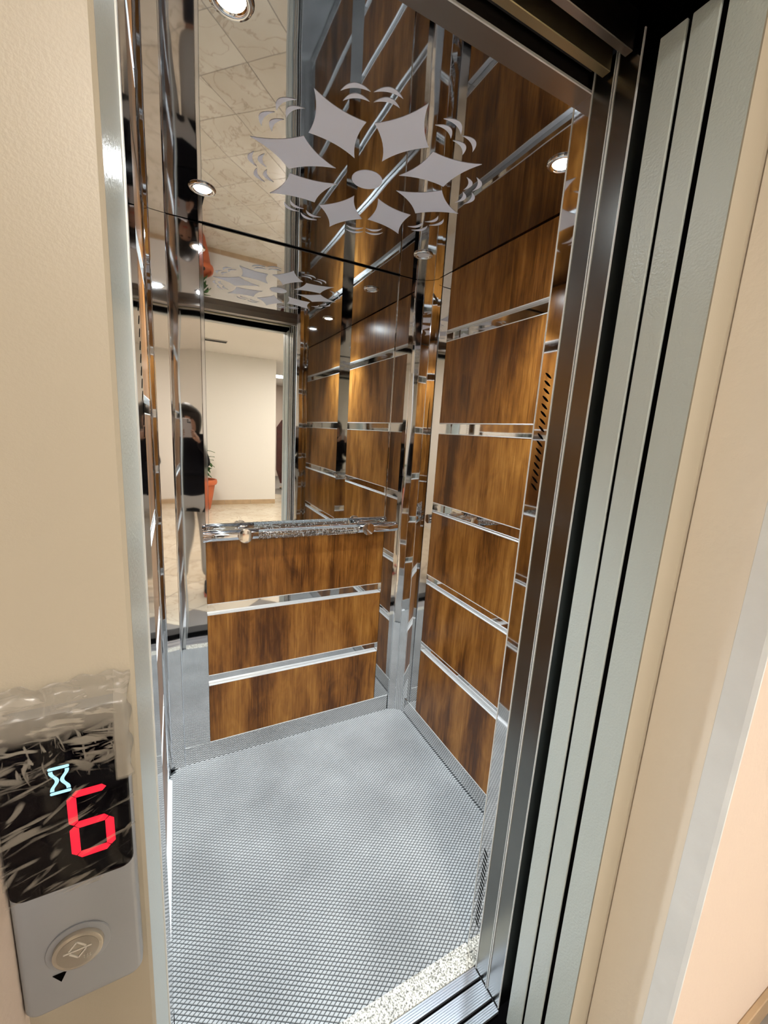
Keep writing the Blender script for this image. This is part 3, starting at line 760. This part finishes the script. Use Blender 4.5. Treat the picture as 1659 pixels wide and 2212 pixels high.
# potted plants by the far wall
def planter(x, y, s, label, seed):
    rnd = random.Random(seed)
    t = thing('potted_plant', (x, y, 0.0), label, 'potted plant', 'terracotta planters in the hall')
    prof = [(0.0, 0.0), (0.15, 0.0), (0.165, 0.02), (0.205, 0.22), (0.235, 0.41), (0.262, 0.425), (0.275, 0.46), (0.268, 0.50), (0.245, 0.505), (0.232, 0.47), (0.0, 0.455)]
    put('pot', bm_lathe([(r*s, z*s) for r, z in prof], x, y, 40), 'pot', t, 40)
    put('soil', bm_lathe([(0.0, 0.462*s), (0.15*s, 0.466*s), (0.229*s, 0.459*s)], x, y, 32), 'soil', t)
    for k in range(7):
        a = rnd.uniform(0, 6.28); ln = rnd.uniform(0.25, 0.6)*s; lean = rnd.uniform(0.1, 0.45)
        p0 = Vector((x+0.06*math.cos(a), y+0.06*math.sin(a), 0.455*s)); p1 = p0+Vector((math.cos(a)*lean*ln, math.sin(a)*lean*ln, ln))
        st = put('stem', bm_cyl(p0, p1, 0.006*s, 0.003*s, 8), 'stem', t)
        for q in range(6):
            f_ = 0.4+0.6*q/5; c_ = p0.lerp(p1, f_); az = rnd.uniform(0, 6.28); L_ = rnd.uniform(0.08, 0.14)*s; W_ = L_*0.3
            d = Vector((math.cos(az), math.sin(az), rnd.uniform(-0.5, 0.35))).normalized(); sd = d.cross(Vector((0, 0, 1))).normalized(); up = sd.cross(d)
            b = bmesh.new(); rows = []
            for m_ in range(5):
                tt = m_/4; wd = W_*math.sin(math.pi*min(1, tt*0.92+0.06)); ctr = c_+d*L_*tt-Vector((0, 0, 0.03*tt*tt*s))
                rows.append([b.verts.new(ctr-sd*wd+up*0.008), b.verts.new(ctr), b.verts.new(ctr+sd*wd+up*0.008)])
            for m_ in range(4):
                for e_ in range(2): b.faces.new((rows[m_][e_], rows[m_][e_+1], rows[m_+1][e_+1], rows[m_+1][e_]))
            r_ = bmesh.ops.extrude_face_region(b, geom=b.faces[:]); bmesh.ops.translate(b, verts=[g for g in r_['geom'] if isinstance(g, bmesh.types.BMVert)], vec=(0, 0, 0.0012))
            bmesh.ops.recalc_face_normals(b, faces=b.faces)
            put('leaf', b, 'leaf', st)
    return t
planter(0.36, -4.16, 1.05, 'large terracotta pot with a sparse green plant by the far hall wall', 2)
planter(-0.60, -4.10, 1.0, 'second terracotta pot further left along the far hall wall', 5)

# dark maroon panel on a stand in the corridor
mb = thing('carved_board', (2.50, -6.6, 0.0), 'tall dark maroon board with clipped corners standing in the corridor', 'board')
put('board', bm_prism([(2.20, 0.46), (2.30, 0.13), (2.74, 0.13), (2.84, 0.46), (2.84, 1.48), (2.74, 1.66), (2.32, 1.66), (2.20, 1.48)], 'y', -6.62, -6.58), 'maroon', mb)
put('foot', bm_lathe([(0.20, 0.0), (0.21, 0.03), (0.10, 0.06), (0.07, 0.10), (0.07, 0.13)], 2.50, -6.60, 24), 'tan', mb, 40)

# ================================================================ THE PHOTOGRAPHER
def skin_mesh(name, verts, edges, radii, root, mat, parent, sub=2):
    me = bpy.data.meshes.new(name)
    me.from_pydata([tuple(Vector(v)-ORIG[parent.name]) for v in verts], edges, [])
    o = bpy.data.objects.new(name, me); COL.objects.link(o); o.parent = parent
    me.materials.append(M[mat])
    sk = o.modifiers.new('skin', 'SKIN'); sk.use_smooth_shade = True
    for i, r in enumerate(radii):
        rr = r if isinstance(r, tuple) else (r, r)
        me.skin_vertices[0].data[i].radius = rr
        me.skin_vertices[0].data[i].use_root = (i == root)
    sb = o.modifiers.new('sub', 'SUBSURF'); sb.levels = sub; sb.render_levels = sub
    ORIG[o.name] = ORIG[parent.name]
    return o
PX_, PY_ = -0.02, -0.37
pr = thing('person', (PX_, PY_, 0.0), 'person in black jacket and off white trousers taking the photograph, reflected in steel', 'person')
# phone pose: behind the lens, in the camera's own tilt
back = -fwd; upv = -dwn
ph_c = Vector((0, 0, H)) + back*0.0075 + rgt*(-0.022) - upv*0.052
def ph(u, v, n): return ph_c + rgt*u + upv*v + back*n       # u right, v up, n towards the photographer
hr_l = ph(-0.046, -0.058, 0.020); hr_r = ph(0.046, -0.058, 0.020)
P = PX_; Q = PY_
def V3(x, y, z): return (P+x, Q+y, z)
el_l, el_r = Vector(V3(-0.235, 0.05, 1.12)), Vector(V3(0.245, 0.05, 1.12))
wr_l, wr_r = hr_l.lerp(el_l, 0.17), hr_r.lerp(el_r, 0.17)
V = [V3(0, 0, 0.90), V3(0, 0.01, 1.05), V3(0, 0, 1.22), V3(0, -0.01, 1.335), V3(0, 0, 1.40), V3(0, 0.028, 1.455), V3(0, 0.035, 1.545),      # 0-6 pelvis..crown
     V3(-0.165, -0.005, 1.315), tuple(el_l), tuple(wr_l),                                              # 7-9 left arm
     V3(0.165, -0.005, 1.315), tuple(el_r), tuple(wr_r),                                               # 10-12 right arm
     V3(-0.088, 0, 0.84), V3(-0.093, 0.02, 0.47), V3(-0.098, -0.02, 0.09), V3(-0.10, 0.09, 0.035),
     V3(0.088, 0, 0.84), V3(0.093, 0.02, 0.47), V3(0.098, -0.02, 0.09), V3(0.10, 0.09, 0.035)]
Ed = [(0,1),(1,2),(2,3),(3,4),(4,5),(5,6),(3,7),(7,8),(8,9),(3,10),(10,11),(11,12),(0,13),(13,14),(14,15),(15,16),(0,17),(17,18),(18,19),(19,20)]
Rd = [(0.14,0.09),(0.115,0.085),(0.13,0.09),(0.075,0.06),0.050,(0.066,0.076),(0.058,0.076),0.045,0.038,0.024,0.045,0.038,0.024,0.080,0.052,0.036,0.03,0.080,0.052,0.036,0.03]
body = skin_mesh('body', V, Ed, Rd, 0, 'skin', pr)
# clothing
def lp(a, b, t): return tuple(Vector(a).lerp(Vector(b), t))
jk = [V3(0, 0, 0.80), V[0], V[1], V[2], V[3], V3(0, -0.005, 1.385),
      V[7], lp(V[7], V[8], 0.5), V[8], lp(V[8], V[9], 0.5), lp(V[8], V[9], 1.0),
      V[10], lp(V[10], V[11], 0.5), V[11], lp(V[11], V[12], 0.5), lp(V[11], V[12], 1.0)]
skin_mesh('jacket', jk, [(0,1),(1,2),(2,3),(3,4),(4,5),(4,6),(6,7),(7,8),(8,9),(9,10),(4,11),(11,12),(12,13),(13,14),(14,15)],
          [(0.185,0.135),(0.18,0.13),(0.165,0.125),(0.185,0.135),(0.125,0.11),(0.075,0.075),0.092,0.074,0.064,0.054,0.042,0.092,0.074,0.064,0.054,0.042], 1, 'jacket', pr)
tv = [V[0], V[13], V[14], tuple(Vector(V[15])+Vector((0,0,0.03))), V[17], V[18], tuple(Vector(V[19])+Vector((0,0,0.03)))]
skin_mesh('trousers', tv, [(0,1),(1,2),(2,3),(0,4),(4,5),(5,6)], [(0.155,0.105),0.100,0.078,0.064,0.100,0.078,0.064], 0, 'trouser', pr)
for s in (15, 19):
    a = Vector(V[s]); sh = skin_mesh('shoe', [tuple(a+Vector((0,-0.045,-0.042))), tuple(a+Vector((0,0.03,-0.035))), tuple(a+Vector((0,0.13,-0.055))), tuple(a+Vector((0,0.175,-0.060))), tuple(a+Vector((0,0,0.0)))], [(0,1),(1,2),(2,3),(1,4)],
              [0.044,(0.046,0.05),(0.048,0.034),(0.036,0.026),0.045], 1, 'shoe', pr)
    put('shoe_sole', bm_prism([(a.x-0.04, a.y-0.08), (a.x+0.04, a.y-0.08), (a.x+0.046, a.y+0.08), (a.x+0.04, a.y+0.19), (a.x, a.y+0.215), (a.x-0.04, a.y+0.19), (a.x-0.046, a.y+0.08)], 'z', 0.0005, 0.014), 'sole', sh)
# head details
hc = Vector((P, Q+0.040, 1.510))
def ell(name, c_, r, mat, parent, seg=20):
    b = bmesh.new(); bmesh.ops.create_uvsphere(b, u_segments=seg, v_segments=seg//2+2, radius=1.0)
    bmesh.ops.transform(b, matrix=Matrix.Translation(c_) @ Matrix.Diagonal((*r, 1)), verts=b.verts); return put(name, b, mat, parent, True)
hb = bmesh.new(); bmesh.ops.create_uvsphere(hb, u_segments=32, v_segments=22, radius=1.0)
for v in hb.verts:
    c0 = v.co.copy()
    v.co = Vector((c0.x*0.096, c0.y*0.112, c0.z*(0.118 if c0.z > 0 else 0.20)))       # long hair falls to the shoulders
    if c0.z < 0.45 and v.co.y > 0.03: v.co.y = 0.03+(v.co.y-0.03)*0.2                # hairline stays off the face
bmesh.ops.translate(hb, verts=hb.verts, vec=hc+Vector((0, -0.020, 0.015)))
put('hair', hb, 'hair', pr, True)
fy = hc.y+0.078
nb = bm_lathe([(0.013, -0.012), (0.015, 0.0), (0.009, 0.026), (0.003, 0.045)], P, fy+0.002, 12)
bmesh.ops.translate(nb, verts=nb.verts, vec=(0, 0, hc.z-0.035)); put('nose', nb, 'skin', pr, True)
for s in (-1, 1):
    ell('eye', Vector((P+s*0.030, fy-0.004, hc.z+0.005)), (0.012, 0.006, 0.006), 'eye', pr, 12)
    ell('ear', hc+Vector((s*0.080, -0.005, -0.010)), (0.010, 0.020, 0.030), 'skin', pr, 12)
ell('mouth', Vector((P, fy-0.003, hc.z-0.062)), (0.022, 0.006, 0.006), 'sole', pr, 12)
# hands holding the phone: palm plus five bent fingers each
def hand(side):
    wrist = Vector(V[9] if side < 0 else V[12])
    pc = ph(side*0.050, -0.055, 0.016)
    vs_ = [tuple(wrist), tuple(pc), tuple(ph(side*0.047, -0.030, 0.014))]; ed = [(0, 1), (1, 2)]; rd = [0.024, (0.020, 0.026), (0.014, 0.022)]
    for k in range(4):      # fingers curl round the edge on to the phone's back
        v0 = -0.074+0.018*k
        n0 = len(vs_); ln = (0.80, 0.95, 1.0, 0.92)[k]
        vs_ += [tuple(ph(side*0.048, v0, 0.008)), tuple(ph(side*0.0455, v0+0.001, -0.0015)), tuple(ph(side*(0.045-0.016*ln), v0+0.003, -0.0045))] if False else \
               [tuple(ph(side*0.0470, v0, 0.012)), tuple(ph(side*0.0465, v0+0.001, 0.001)), tuple(ph(side*(0.0455-0.024*ln), v0+0.004, -0.0080))]
        ed += [(1 if k < 2 else 2, n0), (n0, n0+1), (n0+1, n0+2)]; rd += [0.0085, 0.0080, 0.0062]
    n0 = len(vs_)           # thumb lies along the screen side
    vs_ += [tuple(ph(side*0.043, -0.040, 0.022)), tuple(ph(side*0.028, -0.030, 0.0175)), tuple(ph(side*0.016, -0.022, 0.0160))]
    ed += [(1, n0), (n0, n0+1), (n0+1, n0+2)]; rd += [0.0105, 0.0090, 0.0070]
    skin_mesh('hand', vs_, ed, rd, 1, 'skin', pr, 1)
hand(-1); hand(1)
# the phone
def ph_prism(name, pts, n0, n1, mat, parent):
    b = bmesh.new(); lo = [b.verts.new(ph(u, v, n0)) for u, v in pts]; hi = [b.verts.new(ph(u, v, n1)) for u, v in pts]
    b.faces.new(lo); b.faces.new(hi)
    for i in range(len(pts)): b.faces.new((lo[i], lo[(i+1) % len(pts)], hi[(i+1) % len(pts)], hi[i]))
    bmesh.ops.recalc_face_normals(b, faces=b.faces); return put(name, b, mat, parent)
pt = thing('phone', tuple(ph(0, -0.074, 0.004)), 'pale smartphone with three camera lenses held up by the photographer', 'phone')
ph_prism('case', round_rect(-0.036, 0.036, -0.0735, 0.0735, 0.011), 0.0, 0.0080, 'phone', pt)
ph_prism('screen', round_rect(-0.034, 0.034, -0.0715, 0.0715, 0.010), 0.0080, 0.0084, 'glassblack', pt)
ph_prism('camera_plate', round_rect(0.003, 0.034, 0.0375, 0.0715, 0.008), -0.0016, 0.0, 'phone', pt)
for u, v in ((0.0115, 0.0625), (0.0265, 0.0450), (0.0115, 0.0455)):
    b = bm_cyl(ph(u, v, -0.0016), ph(u, v, -0.0030), 0.0062, seg=20); put('camera_lens', b, 'phonecam', pt)
